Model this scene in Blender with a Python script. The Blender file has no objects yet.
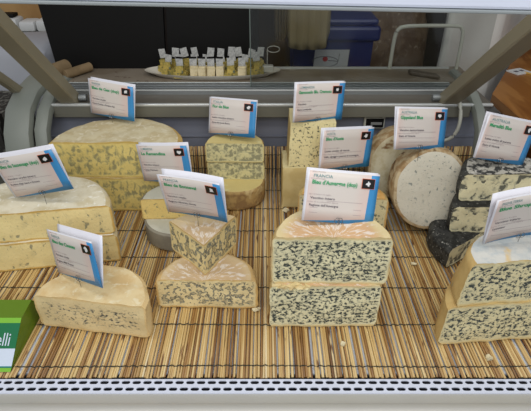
import bpy, bmesh, math, random
from mathutils import Vector, Matrix, Euler, noise
random.seed(7)
sc = bpy.context.scene
col = sc.collection
R = math.radians
H = .705
# ------------------------------------------------ camera
cam = bpy.data.cameras.new('camera'); co = bpy.data.objects.new('camera', cam); col.objects.link(co)
co.location = (0, 0, H); co.rotation_euler = (R(90 - 32.3), 0, 0)
cam.sensor_fit = 'HORIZONTAL'; cam.sensor_width = 36; cam.lens = 36 * 495 / 531
cam.clip_start = .02; cam.clip_end = 50
sc.camera = co
# ------------------------------------------------ world, lights, exposure
w = bpy.data.worlds.new('world'); sc.world = w; w.use_nodes = True
w.node_tree.nodes['Background'].inputs[0].default_value = (.93, .96, 1, 1)
w.node_tree.nodes['Background'].inputs[1].default_value = .42
def area(name, loc, target, sx, sy, power, colr):
    l = bpy.data.lights.new(name, 'AREA'); l.shape = 'RECTANGLE'; l.size = sx; l.size_y = sy
    l.energy = power; l.color = colr
    o = bpy.data.objects.new(name, l); col.objects.link(o); o.location = loc
    o.rotation_euler = (Vector(target) - Vector(loc)).to_track_quat('-Z', 'Y').to_euler()
    return o
area('canopy_tube_light', (0, .62, 1.05), (0, .95, 0), 1.5, .2, 5.5, (1, .97, .92))
area('front_fill_light', (0, -1.5, 1.9), (0, 1, 0), 2.6, 1.2, 46, (.95, .97, 1))  # soft fill added out of view behind the camera to brighten front faces
sc.view_settings.view_transform = 'Standard'; sc.view_settings.look = 'None'
sc.view_settings.exposure = 0.0; sc.view_settings.gamma = 1; sc.view_settings.use_curve_mapping = False

# ------------------------------------------------ helpers
def lin(c):
    return tuple(((x / 255) / 12.92 if x / 255 <= .04045 else ((x / 255 + .055) / 1.055) ** 2.4) for x in c) + (1,)
def nmat(name):
    m = bpy.data.materials.new(name); m.use_nodes = True
    nt = m.node_tree; return m, nt, nt.nodes['Principled BSDF']
def math_(nt, op, a, b=None, clamp=False):
    n = nt.nodes.new('ShaderNodeMath'); n.operation = op; n.use_clamp = clamp
    for i, v in enumerate((a, b)):
        if v is None: continue
        if isinstance(v, (int, float)): n.inputs[i].default_value = v
        else: nt.links.new(v, n.inputs[i])
    return n.outputs[0]
def sstep(nt, v, a, b):
    n = nt.nodes.new('ShaderNodeMapRange'); n.interpolation_type = 'SMOOTHSTEP'
    n.inputs[1].default_value = a; n.inputs[2].default_value = b
    nt.links.new(v, n.inputs[0]); return n.outputs[0]
def mix(nt, fac, a, b):
    n = nt.nodes.new('ShaderNodeMix'); n.data_type = 'RGBA'
    for s, v in ((n.inputs[0], fac), (n.inputs[6], a), (n.inputs[7], b)):
        if isinstance(v, (int, float)): s.default_value = v
        elif isinstance(v, tuple): s.default_value = v
        else: nt.links.new(v, s)
    return n.outputs[2]
def coords(nt, scale=(1, 1, 1), loc=(0, 0, 0), kind='Object'):
    t = nt.nodes.new('ShaderNodeTexCoord'); m = nt.nodes.new('ShaderNodeMapping')
    m.inputs['Scale'].default_value = scale; m.inputs['Location'].default_value = loc
    nt.links.new(t.outputs[kind], m.inputs[0]); return m.outputs[0], t.outputs[kind]
def noi(nt, vec, s, det=3, rough=.5, dist=0):
    n = nt.nodes.new('ShaderNodeTexNoise'); n.inputs['Scale'].default_value = s
    n.inputs['Detail'].default_value = det; n.inputs['Roughness'].default_value = rough
    n.inputs['Distortion'].default_value = dist
    nt.links.new(vec, n.inputs['Vector']); return n.outputs[0]
def bump(nt, b, h, dist, st=.6):
    n = nt.nodes.new('ShaderNodeBump'); n.inputs['Strength'].default_value = st; n.inputs['Distance'].default_value = dist
    nt.links.new(h, n.inputs['Height']); nt.links.new(n.outputs[0], b.inputs['Normal'])
def plain(name, c, rough=.5, metal=0, var=.06, scale=12, bmp=0, spec=.5):
    m, nt, b = nmat(name)
    v, _ = coords(nt)
    n = noi(nt, v, scale, 3)
    c = lin(c); lo = tuple(x * (1 - var) for x in c[:3]) + (1,); hi = tuple(min(1, x * (1 + var)) for x in c[:3]) + (1,)
    nt.links.new(mix(nt, n, lo, hi), b.inputs['Base Color'])
    b.inputs['Roughness'].default_value = rough; b.inputs['Metallic'].default_value = metal
    b.inputs['Specular IOR Level'].default_value = spec
    if bmp: bump(nt, b, noi(nt, v, scale * 6, 4), bmp)
    return m
def two(name, c1, c2, scale, lo=.4, hi=.6, c3=None, s3=None, t3=(.55, .65), rough=.7, bmp=.001, stretch=(1, 1, 1), det=4):
    m, nt, b = nmat(name)
    v, _ = coords(nt, stretch)
    k = mix(nt, sstep(nt, noi(nt, v, scale, det, .6), lo, hi), lin(c1), lin(c2))
    if c3:
        v3, _ = coords(nt, stretch, (3, 5, 7))
        k = mix(nt, sstep(nt, noi(nt, v3, s3 or scale * 2, det, .6, .5), *t3), k, lin(c3))
    nt.links.new(k, b.inputs['Base Color']); b.inputs['Roughness'].default_value = rough
    b.inputs['Specular IOR Level'].default_value = .25
    if bmp: bump(nt, b, noi(nt, v, scale * 2.5, 5, .65), bmp)
    return m
def paste(name, base, base2, vein, veindark, scale, thr, soft=.03, stretch=(1, 1, 1), r=None, h=None, rind=None, ew=.004,
          keep=.012, big=18, bigamt=.10, strength=.85, rings=False, hs=.38, cs=1):
    """cut face of a blue cheese: paste, veins that stay off the rind, a thin darker rim"""
    base, base2 = (tuple(min(246, c * 1.09 + 2) for c in q) for q in (base, base2))
    m, nt, b = nmat(name)
    v, raw = coords(nt, stretch)
    n1 = noi(nt, v, scale, 3, .55, .4)
    nb = noi(nt, raw, big, 3)
    s = math_(nt, 'ADD', n1, math_(nt, 'MULTIPLY', math_(nt, 'SUBTRACT', nb, .5), bigamt * 2))
    mask = sstep(nt, s, thr - soft, thr + soft)
    if rings:
        mask2 = sstep(nt, s, thr + soft * 1.6, thr + soft * 3.4)
        mask = math_(nt, 'SUBTRACT', mask, math_(nt, 'MULTIPLY', mask2, .55))
    k = mix(nt, noi(nt, raw, 45, 3), lin(base), lin(base2))
    k = mix(nt, sstep(nt, noi(nt, raw, 260, 2), .62, .72), k, tuple(x * .72 for x in lin(base)[:3]) + (1,))
    fine = noi(nt, coords(nt, stretch, (5, 2, 9))[0], scale * 1.5, 2, .5, .8)
    s2 = math_(nt, 'ADD', s, math_(nt, 'MULTIPLY', math_(nt, 'SUBTRACT', fine, .5), .55))
    halo = sstep(nt, s, thr - soft * 1.8, thr + soft * 2)
    core = sstep(nt, s2, thr + .015, thr + .085)
    if not rings: mask = math_(nt, 'MAXIMUM', math_(nt, 'MULTIPLY', halo, hs), math_(nt, 'MULTIPLY', core, cs))
    vc = mix(nt, core, lin(vein), lin(veindark))
    if r:
        sep = nt.nodes.new('ShaderNodeSeparateXYZ'); nt.links.new(raw, sep.inputs[0])
        X, Y, Z = sep.outputs
        rad = math_(nt, 'SQRT', math_(nt, 'ADD', math_(nt, 'MULTIPLY', X, X), math_(nt, 'MULTIPLY', Y, Y)))
        d = math_(nt, 'MINIMUM', math_(nt, 'MINIMUM', Z, math_(nt, 'SUBTRACT', h, Z)), math_(nt, 'SUBTRACT', r, rad))
        d = math_(nt, 'ADD', d, math_(nt, 'MULTIPLY', math_(nt, 'SUBTRACT', noi(nt, raw, 60, 2), .5), .006))
        mask = math_(nt, 'MULTIPLY', mask, sstep(nt, d, keep * .35, keep))
        k = mix(nt, math_(nt, 'MULTIPLY', mask, strength), k, vc)
        if rind:
            k = mix(nt, sstep(nt, d, ew * 1.5, ew * .4), k, lin(rind))
    else:
        k = mix(nt, math_(nt, 'MULTIPLY', mask, strength), k, vc)
    nt.links.new(k, b.inputs['Base Color'])
    b.inputs['Roughness'].default_value = .55; b.inputs['Specular IOR Level'].default_value = .3
    hgt = math_(nt, 'SUBTRACT', noi(nt, raw, 220, 4), math_(nt, 'MULTIPLY', mask, .8))
    bump(nt, b, hgt, .0012, .7)
    return m
def mesh_obj(name, bm, mats, parent=None, smooth=False, loc=None, rot=None):
    me = bpy.data.meshes.new(name); bm.to_mesh(me); bm.free()
    for m in (mats if isinstance(mats, (list, tuple)) else [mats]): me.materials.append(m)
    if smooth:
        me.polygons.foreach_set('use_smooth', [True] * len(me.polygons))
        try: me.set_sharp_from_angle(angle=R(38))
        except Exception: pass
    o = bpy.data.objects.new(name, me); col.objects.link(o)
    if parent: o.parent = parent
    if loc: o.location = loc
    if rot: o.rotation_euler = rot
    return o
def tag(o, label, cat, group=None, kind=None):
    o['label'] = label; o['category'] = cat
    if group: o['group'] = group
    if kind: o['kind'] = kind
    return o
def thing(name, label, cat, loc=(0, 0, 0), rot=(0, 0, 0), group=None):
    o = bpy.data.objects.new(name, None); o.empty_display_size = .02; col.objects.link(o)
    o.location = loc; o.rotation_euler = rot; return tag(o, label, cat, group)
def box(bm, x0, x1, y0, y1, z0, z1, mi=0, bev=0):
    r = bmesh.ops.create_cube(bm, size=1)
    vs = r['verts']
    for v in vs: v.co = Vector((x0 + (v.co.x + .5) * (x1 - x0), y0 + (v.co.y + .5) * (y1 - y0), z0 + (v.co.z + .5) * (z1 - z0)))
    fs = set(f for v in vs for f in v.link_faces)
    for f in fs: f.material_index = mi
    if bev:
        es = list(set(e for v in vs for e in v.link_edges))
        r2 = bmesh.ops.bevel(bm, geom=es, offset=bev, segments=2, affect='EDGES', profile=.5)
        for f in r2['faces']: f.material_index = mi
    return vs
def smooth_path(pts, it=2):
    pts = [Vector(p) for p in pts]
    for _ in range(it):
        q = [pts[0]]
        for a, b in zip(pts, pts[1:]): q += [a.lerp(b, .25), a.lerp(b, .75)]
        pts = q + [pts[-1]]
    return pts
def tube(bm, pts, rad, n=8, cap=True, mi=0):
    pts = [Vector(p) for p in pts]; rings = []
    for i, p in enumerate(pts):
        d = (pts[min(i + 1, len(pts) - 1)] - pts[max(i - 1, 0)]).normalized()
        up = Vector((0, 0, 1)) if abs(d.z) < .9 else Vector((1, 0, 0))
        a = d.cross(up).normalized(); b = a.cross(d).normalized()
        rr = rad[i] if isinstance(rad, (list, tuple)) else rad
        rings.append([bm.verts.new(p + a * math.cos(2 * math.pi * k / n) * rr + b * math.sin(2 * math.pi * k / n) * rr) for k in range(n)])
    fs = []
    for A, B in zip(rings, rings[1:]):
        for k in range(n): fs.append(bm.faces.new((A[k], A[(k + 1) % n], B[(k + 1) % n], B[k])))
    if cap: fs.append(bm.faces.new(rings[0][::-1])); fs.append(bm.faces.new(rings[-1]))
    for f in fs: f.material_index = mi
    return rings
def sweep(bm, path, prof, frame):
    """sweep a closed 2-D profile along points; frame(i) -> (origin, a, b)"""
    rings = []
    for i in range(len(path)):
        o, a, b = frame(i)
        rings.append([bm.verts.new(o + a * p[0] + b * p[1]) for p in prof])
    n = len(prof)
    for A, B in zip(rings, rings[1:]):
        for k in range(n): bm.faces.new((A[k], A[(k + 1) % n], B[(k + 1) % n], B[k]))
    bm.faces.new(rings[0][::-1]); bm.faces.new(rings[-1])
    bmesh.ops.recalc_face_normals(bm, faces=bm.faces)
def extrude_x(bm, prof, x0, x1, mi=0):
    A = [bm.verts.new((x0, y, z)) for y, z in prof]; B = [bm.verts.new((x1, y, z)) for y, z in prof]
    n = len(prof); fs = [bm.faces.new((A[k], A[(k + 1) % n], B[(k + 1) % n], B[k])) for k in range(n)]
    fs += [bm.faces.new(A[::-1]), bm.faces.new(B)]
    for f in fs: f.material_index = mi
    bmesh.ops.recalc_face_normals(bm, faces=bm.faces)
def jig(p, amp, sc_, seed):
    q = Vector((p.x * sc_ + seed * 7.3, p.y * sc_ + seed * 3.1, p.z * sc_ + seed))
    return p + noise.noise_vector(q) * amp + noise.noise_vector(q * 4) * amp * .3

# wheel segment: cut faces slot 0, outer rind slot 1, top and bottom rind slot 2
def segment(r, h, a0, a1, rr=.012, amp=.0018, seed=1, sag=0, crumble=0, taper=0):
    bm = bmesh.new(); NS, NZ = 16, 12; NT = max(8, int(abs(a1 - a0) / 5))
    def P(i, j, k):
        s = i / NS; z = h * j / NZ; t = R(a0 + (a1 - a0) * k / NT)
        dz = min(z, h - z); Rz = r if dz >= rr else r - rr + math.sqrt(max(0, rr * rr - (rr - dz) ** 2))
        if j in (0, NZ): Rz = r - rr * .85
        Rz *= 1 - taper * z / h
        q = Vector((Rz * s * math.cos(t), Rz * s * math.sin(t), z))
        q.z -= sag * s * s * (z / h) * .5
        edge = k in (0, NT)
        q2 = jig(q, amp, 28, seed)
        if edge and crumble: q2 += noise.noise_vector(q * 130) * crumble
        if j == 0: q2.z = max(q2.z * .3, 0) + .0
        q2.z = max(q2.z, 0)
        return q2
    cache = {}
    def V(i, j, k):
        key = (0, j, 0) if i == 0 else (i, j, k)
        if key not in cache: cache[key] = bm.verts.new(P(*key))
        return cache[key]
    def F(vs, mi):
        u = []
        for v in vs:
            if v not in u: u.append(v)
        if len(u) < 3: return
        try: f = bm.faces.new(u); f.material_index = mi
        except ValueError: pass
    full = abs(a1 - a0) >= 359
    if not full:
        for k in (0, NT):
            for i in range(NS):
                for j in range(NZ):
                    F([V(i, j, k), V(i + 1, j, k), V(i + 1, j + 1, k), V(i, j + 1, k)][::(1 if k == 0 else -1)], 0)
    for k in range(NT):
        for j in range(NZ): F([V(NS, j, k), V(NS, j, k + 1), V(NS, j + 1, k + 1), V(NS, j + 1, k)], 1)
        for i in range(NS):
            F([V(i, NZ, k), V(i + 1, NZ, k), V(i + 1, NZ, k + 1), V(i, NZ, k + 1)], 2)
            F([V(i, 0, k + 1), V(i + 1, 0, k + 1), V(i + 1, 0, k), V(i, 0, k)], 2)
    bmesh.ops.remove_doubles(bm, verts=bm.verts, dist=1e-5)
    bmesh.ops.recalc_face_normals(bm, faces=bm.faces)
    return bm
def block(sx, sy, sz, seed=1, amp=.0015, taper=0, rnd=.006):
    """rounded block cut from a tall wheel; slot 0 front and right cut faces, 1 left rind, 2 top"""
    bm = bmesh.new(); n = 14; cache = {}
    def V(i, j, k):
        if (i, j, k) not in cache:
            u, v, t = i / n, j / n, k / n
            q = Vector(((u - .5) * sx * (1 - taper * t), (v - .5) * sy * (1 - taper * t), t * sz))
            c = Vector((max(-sx / 2 + rnd, min(sx / 2 - rnd, q.x)), max(-sy / 2 + rnd, min(sy / 2 - rnd, q.y)), max(rnd, min(sz - rnd, q.z))))
            d = q - c
            m_ = max(abs(d.x), abs(d.y), abs(d.z))
            if d.length > 1e-6 and t > 0: q = c + d.normalized() * min(d.length, max(m_, 1e-6))
            q = jig(q, amp, 30, seed); q.z = max(q.z, 0) if k else 0
            cache[(i, j, k)] = bm.verts.new(q)
        return cache[(i, j, k)]
    def F(vs, mi): f = bm.faces.new(vs); f.material_index = mi
    for a in range(n):
        for b in range(n):
            F([V(a, 0, b), V(a + 1, 0, b), V(a + 1, 0, b + 1), V(a, 0, b + 1)], 0)
            F([V(a, n, b), V(a, n, b + 1), V(a + 1, n, b + 1), V(a + 1, n, b)], 1)
            F([V(0, a, b), V(0, a, b + 1), V(0, a + 1, b + 1), V(0, a + 1, b)], 1)
            F([V(n, a, b), V(n, a + 1, b), V(n, a + 1, b + 1), V(n, a, b + 1)], 0)
            F([V(a, b, n), V(a + 1, b, n), V(a + 1, b + 1, n), V(a, b + 1, n)], 2)
            F([V(a, b, 0), V(a, b + 1, 0), V(a + 1, b + 1, 0), V(a + 1, b, 0)], 1)
    bmesh.ops.recalc_face_normals(bm, faces=bm.faces)
    return bm
def drum(rx, rz, L, seed=1):
    """drum lying on its side with its axis along y; slot 0 front face, 1 rind"""
    bm = bmesh.new(); n = 56; prof = [(0, .0), (.35, -.001), (.7, -.0005), (.9, 0), (.97, .003), (1, .011), (1.005, L * .5), (1, L - .011), (.95, L - .002), (.5, L), (0, L)]
    rings = []
    for s, y in prof:
        if s == 0: rings.append([bm.verts.new((0, y, 0))]); continue
        ring = []
        for k in range(n):
            t = 2 * math.pi * k / n
            q = jig(Vector((rx * s * math.cos(t), y, rz * s * math.sin(t))), .0028, 22, seed)
            ring.append(bm.verts.new(q))
        rings.append(ring)
    for a, (A, B) in enumerate(zip(rings, rings[1:])):
        mi = 0 if a < 3 else 1
        for k in range(n):
            k2 = (k + 1) % n
            vs = [A[0], B[k], B[k2]] if len(A) == 1 else ([A[k], A[k2], B[0]] if len(B) == 1 else [A[k], B[k], B[k2], A[k2]])
            f = bm.faces.new(vs); f.material_index = mi
    bmesh.ops.recalc_face_normals(bm, faces=bm.faces)
    return bm

# ------------------------------------------------ materials of the case
M = {}
M['enamel'] = plain('enamel white', (196, 200, 208), .35)
M['lip'] = plain('aluminium lip', (176, 174, 167), .35, .1)
M['grille'] = plain('white perforated steel', (205, 210, 225), .35)
M['dark'] = plain('dark void', (16, 17, 26), .8)
M['beam'] = plain('grey enamel beam', (112, 111, 100), .45, .3)
M['ledge'] = plain('grey brown ledge', (96, 90, 80), .45, .2)
M['alu'] = plain('brushed aluminium track', (150, 154, 154), .35, .7)
M['edge'] = plain('bright edge and highlight', (205, 208, 205), .25, .4)
M['arm'] = plain('champagne aluminium arm', (140, 132, 110), .45, .1)
M['armside'] = plain('arm shade side', (84, 86, 80), .45, .4)
M['post'] = plain('grey green plastic', (122, 126, 118), .5)
M['back'] = plain('blue grey inner panel', (118, 122, 134), .4)
M['counter'] = two('worn counter top', (112, 100, 84), (128, 118, 104), 9, c3=(88, 70, 56), s3=30, t3=(.62, .72), rough=.5, bmp=0)
M['black'] = plain('black', (9, 8, 7), .6, spec=.2)
M['white'] = plain('white plastic', (206, 206, 204), .45)
M['chrome'] = plain('steel wire', (150, 150, 148), .25, .9)
M['thread'] = plain('dark thread', (38, 40, 32), .8)
M['trim'] = plain('white canopy trim', (225, 230, 245), .35)
M['trimedge'] = plain('grey canopy edge', (150, 156, 156), .4)
M['hose'] = plain('pale hose', (176, 176, 164), .5)
# glass
mg, nt, b = nmat('clear glass')
b.inputs['Base Color'].default_value = (.92, .95, .93, 1); b.inputs['Roughness'].default_value = .02
tr = nt.nodes.new('ShaderNodeBsdfTransparent'); tr.inputs[0].default_value = (.82, .83, .82, 1)
ms = nt.nodes.new('ShaderNodeMixShader'); ms.inputs[0].default_value = .035
gl = nt.nodes.new('ShaderNodeBsdfGlossy'); gl.inputs[0].default_value = (.8, .82, .8, 1); gl.inputs['Roughness'].default_value = .12
nt.links.new(tr.outputs[0], ms.inputs[1]); nt.links.new(gl.outputs[0], ms.inputs[2])
nt.links.new(ms.outputs[0], nt.nodes['Material Output'].inputs['Surface'])
M['glass'] = mg

# ------------------------------------------------ the room
bm = bmesh.new(); box(bm, -4, 4, -2.5, 3.4, -.95, -.9)
fl = mesh_obj('floor', bm, two('brown floor', (60, 50, 42), (84, 72, 60), 6, bmp=0)); fl['kind'] = 'structure'
bm = bmesh.new(); box(bm, -4, 4, 3.4, 3.5, -.9, 2.4)
o = mesh_obj('wall_back', bm, two('dark brown wall', (34, 28, 24), (44, 36, 30), 4, bmp=0)); o['kind'] = 'structure'

# ------------------------------------------------ the display case
case = thing('display_case', 'open refrigerated cheese display case with white deck, grey frame and slotted front grille', 'display case', (0, 0, 0))
def part(name, bm, m, smooth=False, parent=None): return mesh_obj(name, bm, m, parent or case, smooth)
bm = bmesh.new(); box(bm, -.72, .72, .573, 1.275, -.03, -.004); part('deck', bm, M['enamel'])
bm = bmesh.new(); box(bm, -.72, .72, .50, 1.52, -.9, -.05); part('cabinet', bm, M['beam'])
bm = bmesh.new(); box(bm, -.70, .70, .532, .5725, -.05, -.008); part('air_duct', bm, M['dark'])
# perforated grille with real slots
bm = bmesh.new(); pitch = .01825; zt = .001
def slot_cell(cx, cy, pw, ph, sl, sh):
    n = 5; inner = []
    for s, c0 in ((1, 0), (-1, math.pi)):
        for k in range(n):
            t = -math.pi / 2 + math.pi * k / (n - 1) + c0
            inner.append((cx + s * (sl / 2 - sh / 2) + math.cos(t) * sh / 2, cy + math.sin(t) * sh / 2))
    outer = []
    for x, y in inner:
        dx, dy = x - cx, y - cy
        q = max(abs(dx) / (pw / 2), abs(dy) / (ph / 2)); outer.append((cx + dx / q, cy + dy / q))
    cor = [(cx + pw / 2 * a, cy + ph / 2 * b_) for a, b_ in ((1, -1), (1, 1), (-1, 1), (-1, -1))]
    I = [bm.verts.new((x, y, zt)) for x, y in inner]; I2 = [bm.verts.new((x, y, zt - .002)) for x, y in inner]
    O = [bm.verts.new((x, y, zt)) for x, y in outer]
    m = len(I)
    def side(p):
        if abs(abs(p[0] - cx) - pw / 2) < 1e-6: return ('x', p[0] > cx)
        return ('y', p[1] > cy)
    for k in range(m):
        k2 = (k + 1) % m
        if side(outer[k]) != side(outer[k2]):
            mx, my = (outer[k][0] + outer[k2][0]) / 2, (outer[k][1] + outer[k2][1]) / 2
            c = min(cor, key=lambda q: (q[0] - mx) ** 2 + (q[1] - my) ** 2)
            bm.faces.new((I[k], O[k], bm.verts.new((c[0], c[1], zt)), O[k2], I[k2]))
        else: bm.faces.new((I[k], O[k], O[k2], I[k2]))
        bm.faces.new((I[k2], I2[k2], I2[k], I[k]))
for row, y in enumerate((.5375, .5508)):
    for i in range(-36, 37):
        slot_cell((i + (.5 if row == 0 else 0)) * pitch, y, pitch, .0133, .0148, .0070)
box(bm, -.70, .70, .529, .5309, -.03, zt)
bmesh.ops.recalc_face_normals(bm, faces=bm.faces)
part('slotted_grille', bm, M['grille'])
# front bullnose
bm = bmesh.new()
pr = [(.5305, -.001), (.512, .0), (.509, .0015), (.5065, .0035), (.498, .004), (.488, .001), (.478, -.008), (.472, -.022), (.470, -.05), (.470, -.3), (.5305, -.3)]
extrude_x(bm, pr, -.72, .72); part('front_rail', bm, M['lip'], True)
# back of the well
bm = bmesh.new(); box(bm, -.60, .60, 1.275, 1.29, -.03, .2); box(bm, -.60, .60, 1.271, 1.2755, .128, .1315)
part('back_panel', bm, M['back'])
bm = bmesh.new(); box(bm, -.565, .545, 1.245, 1.30, .196, .228, bev=.002); part('sill_beam', bm, M['beam'])
bm = bmesh.new(); box(bm, -.575, .60, 1.242, 1.252, .2285, .2345, bev=.001); part('sill_edge_highlight', bm, M['edge'])  # lip of the sill; its bright colour also stands in for a reflection line
bm = bmesh.new(); box(bm, -.60, .60, 1.252, 1.525, .222, .2315); part('ledge', bm, M['ledge'])
bm = bmesh.new()
for y0, z1 in ((1.325, .245), (1.352, .250)):
    box(bm, -.56, .52, y0, y0 + .008, .2315, z1); box(bm, -.56, .52, y0 + .013, y0 + .021, .2315, z1)
part('sliding_track', bm, M['alu'])
for y0, z1 in ((1.323, .245), (1.371, .250)):
    bm = bmesh.new(); box(bm, -.56, .52, y0, y0 + .003, z1 - .003, z1 + .001); part('track_highlight', bm, M['edge'])  # thin bright strips added as the highlights along the track
bm = bmesh.new(); box(bm, -.60, .60, 1.380, 1.525, .2315, .250); part('service_counter', bm, M['counter'])
bm = bmesh.new(); box(bm, -.035, .56, 1.500, 1.508, .2502, .2545); part('counter_strip', bm, M['edge'])
bm = bmesh.new(); box(bm, -.04, .60, 1.347, 1.352, .244, .62); part('sliding_glass', bm, M['glass'])
bm = bmesh.new(); box(bm, -.042, -.0395, 1.346, 1.353, .246, .62); part('glass_edge', bm, plain('green glass edge', (90, 100, 95), .2))
# curved end frames
def end_frame(x0, x1, yo, name, m, zs=0):
    path = [(1.16 + yo, -.06), (1.165 + yo, .04), (1.175 + yo, .12), (1.195 + yo, .18), (1.23 + yo, .222 + zs), (1.29 + yo, .244 + zs), (1.38 + yo, .252 + zs), (1.46 + yo, .252 + zs)]
    bm = bmesh.new(); hw = (x1 - x0) / 2; e = .012; th = .022
    prof = [(-hw, 0), (-hw, th - e), (-hw + e * .3, th - e * .3), (-hw + e, th), (hw - e, th), (hw - e * .3, th - e * .3), (hw, th - e), (hw, 0)]
    def fr(i):
        a = Vector((0, *path[max(0, i - 1)])); b_ = Vector((0, *path[min(len(path) - 1, i + 1)])); d = (b_ - a).normalized()
        nrm = Vector((0, -d.z, d.y))
        return Vector(((x0 + x1) / 2, *path[i])), Vector((1, 0, 0)), nrm
    sweep(bm, path, prof, fr); part(name, bm, m, True)
end_frame(-.668, -.598, -.02, 'end_frame', M['post'])
end_frame(-.598, -.560, 0, 'inner_frame', M['post'], -.012)
end_frame(.545, .575, 0, 'inner_frame', M['post'], -.012)
# end panels (glass) beside the well
bm = bmesh.new(); box(bm, -.700, -.694, .60, 1.17, -.03, .20); part('end_glass', bm, M['glass'])
# arms carrying the lid
def arm(x, x2, wdt, name, p0, p1, th=.028):
    bm = bmesh.new(); A = Vector(p0); B = Vector(p1); d = (B - A).normalized()
    s = Vector((1, 0, 0)); n = s.cross(d).normalized()
    if n.z < 0: n = -n
    e = .003
    prof = [(-wdt / 2, -th / 2 + e), (-wdt / 2, th / 2 - e), (-wdt / 2 + e, th / 2), (wdt / 2 - e, th / 2), (wdt / 2, th / 2 - e), (wdt / 2, -th / 2 + e), (wdt / 2 - e, -th / 2), (-wdt / 2 + e, -th / 2)]
    sweep(bm, [0, 1], prof, lambda i: ((A, B)[i], s, n)); part(name, bm, M['arm'])
arm(0, 0, .046, 'lid_arm', (-.522, 1.275, .236), (-.525, .80, .68), .034)
arm(0, 0, .046, 'lid_arm', (.487, 1.275, .232), (.49, .80, .60), .034)
arm(0, 0, .022, 'gas_strut', (-.655, 1.30, .24), (-.66, .90, .56), .022)
for x in (-.487, .455):
    bm = bmesh.new()
    r_ = bmesh.ops.create_cone(bm, cap_ends=True, segments=16, radius1=.009, radius2=.009, depth=.02, matrix=Matrix.Translation((x, 1.27, .243)) @ Matrix.Rotation(R(90), 4, 'Y'))
    part('arm_pivot', bm, M['alu'], True)
# canopy trim across the top
t0 = Vector((0, .50, .6178))
bm = bmesh.new()
box(bm, -.6, .6, -.010, .012, -.0015, .05, bev=.003); o = part('canopy_trim', bm, M['trim']); o.location = t0; o.rotation_euler = (0, R(1.15), 0)
bm = bmesh.new()
box(bm, -.6, .6, -.011, .013, -.005, -.0016, bev=.001); o = part('canopy_edge', bm, M['trimedge']); o.location = t0; o.rotation_euler = (0, R(1.15), 0)
# thermometer display under the beam
th = mesh_obj('thermometer_bezel', (lambda b_: (box(b_, .268, .325, 1.258, 1.274, .158, .193, bev=.003), b_)[1])(bmesh.new()), M['hose'], case)
bm = bmesh.new(); box(bm, .273, .321, 1.2555, 1.259, .163, .188, bev=.001); dsp = mesh_obj('display_window', bm, M['black'], th)
bm = bmesh.new(); box(bm, .286, .316, 1.2545, 1.2556, .171, .1785, bev=.0003); mesh_obj('display_label', bm, plain('grey print', (120, 120, 118), .5), th)
# drain hose on the right
bm = bmesh.new()
tube(bm, smooth_path([(.505, 1.255, .255), (.510, 1.235, .235), (.515, 1.225, .20), (.513, 1.225, .165), (.50, 1.23, .14), (.475, 1.24, .128), (.44, 1.26, .125)]), .0048, 10)
part('cable', bm, M['hose'], True)

# ------------------------------------------------ reed mat
mat_root = thing('reed_mat', 'golden brown reed mat bound with dark threads lining the cheese case', 'mat')
m, nt, b = nmat('reeds')
at = nt.nodes.new('ShaderNodeAttribute'); at.attribute_name = 'tint'
sep = nt.nodes.new('ShaderNodeSeparateColor'); nt.links.new(at.outputs['Color'], sep.inputs[0])
cr = nt.nodes.new('ShaderNodeValToRGB'); e = cr.color_ramp.elements
e[0].position = 0; e[0].color = lin((96, 62, 30)); e[1].position = 1; e[1].color = lin((214, 196, 156))
for p_, c_ in ((.12, (150, 112, 62)), (.26, (196, 166, 108)), (.70, (212, 186, 130))):
    q = e.new(p_); q.color = lin(c_)
nt.links.new(sep.outputs[0], cr.inputs[0])
v, raw = coords(nt, (60, 9, 9))
ofs = nt.nodes.new('ShaderNodeVectorMath'); ofs.operation = 'ADD'; nt.links.new(v, ofs.inputs[0])
cmb = nt.nodes.new('ShaderNodeCombineXYZ'); nt.links.new(math_(nt, 'MULTIPLY', sep.outputs[1], 60), cmb.inputs[1]); nt.links.new(cmb.outputs[0], ofs.inputs[1])
n1 = noi(nt, ofs.outputs[0], 1.2, 3, .6)
k = mix(nt, sstep(nt, n1, .60, .68), cr.outputs[0], lin((104, 66, 34)))
n2 = noi(nt, ofs.outputs[0], .7, 2)
k = mix(nt, math_(nt, 'MULTIPLY', sstep(nt, n2, .4, .62), .25), k, lin((166, 122, 66)))
nt.links.new(k, b.inputs['Base Color']); b.inputs['Roughness'].default_value = .45
bm = bmesh.new(); cl = bm.loops.layers.color.new('tint')
def mat_path(s):   # s along the depth, returns y,z
    L1 = .622
    if s < L1: return .5612 + s, 0.0
    s -= L1; r_ = .055; arc = r_ * math.pi / 2 * .92
    if s < arc:
        a = s / r_; return .5612 + L1 + r_ * math.sin(a), r_ - r_ * math.cos(a)
    a = arc / r_; y0, z0 = .5612 + L1 + r_ * math.sin(a), r_ - r_ * math.cos(a); s -= arc
    return y0 + s * math.cos(a), z0 + s * math.sin(a)
ss = [0, .1, .2, .3, .4, .5, .58, .622, .64, .66, .68, .70, .73, .765]
x = -.70
while x < .66:
    wd = random.uniform(.0036, .0054); rr = wd / 2
    x += rr
    gap = random.choice((.0005, .0012, .0020)) if random.random() < .10 else -.0003
    dx0, dx1 = random.gauss(0, .0010), random.gauss(0, .0022)
    before = len(bm.faces); pts = []
    s_off = random.uniform(-.0012, .001); ph = random.random() * 9
    for s in ss:
        y, z = mat_path(s + (s_off if s == 0 else 0)); t = s / .765
        pts.append((x + dx0 + (dx1 - dx0) * t + .0007 * math.sin(ph + t * 8), y, z + .0008 * math.sin(ph * 3 + t * 11)))
    tube(bm, pts, [rr * random.uniform(.92, 1.05) for _ in pts], 6)
    bm.faces.ensure_lookup_table(); tv = min(1, max(0, random.gauss(.52, .19))); t2 = random.random()
    for f in bm.faces[before:]:
        f.smooth = True
        for lp in f.loops: lp[cl] = (tv, t2, random.random() * 0, 1)
    x += rr + gap
mesh_obj('reeds', bm, m, mat_root)
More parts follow.
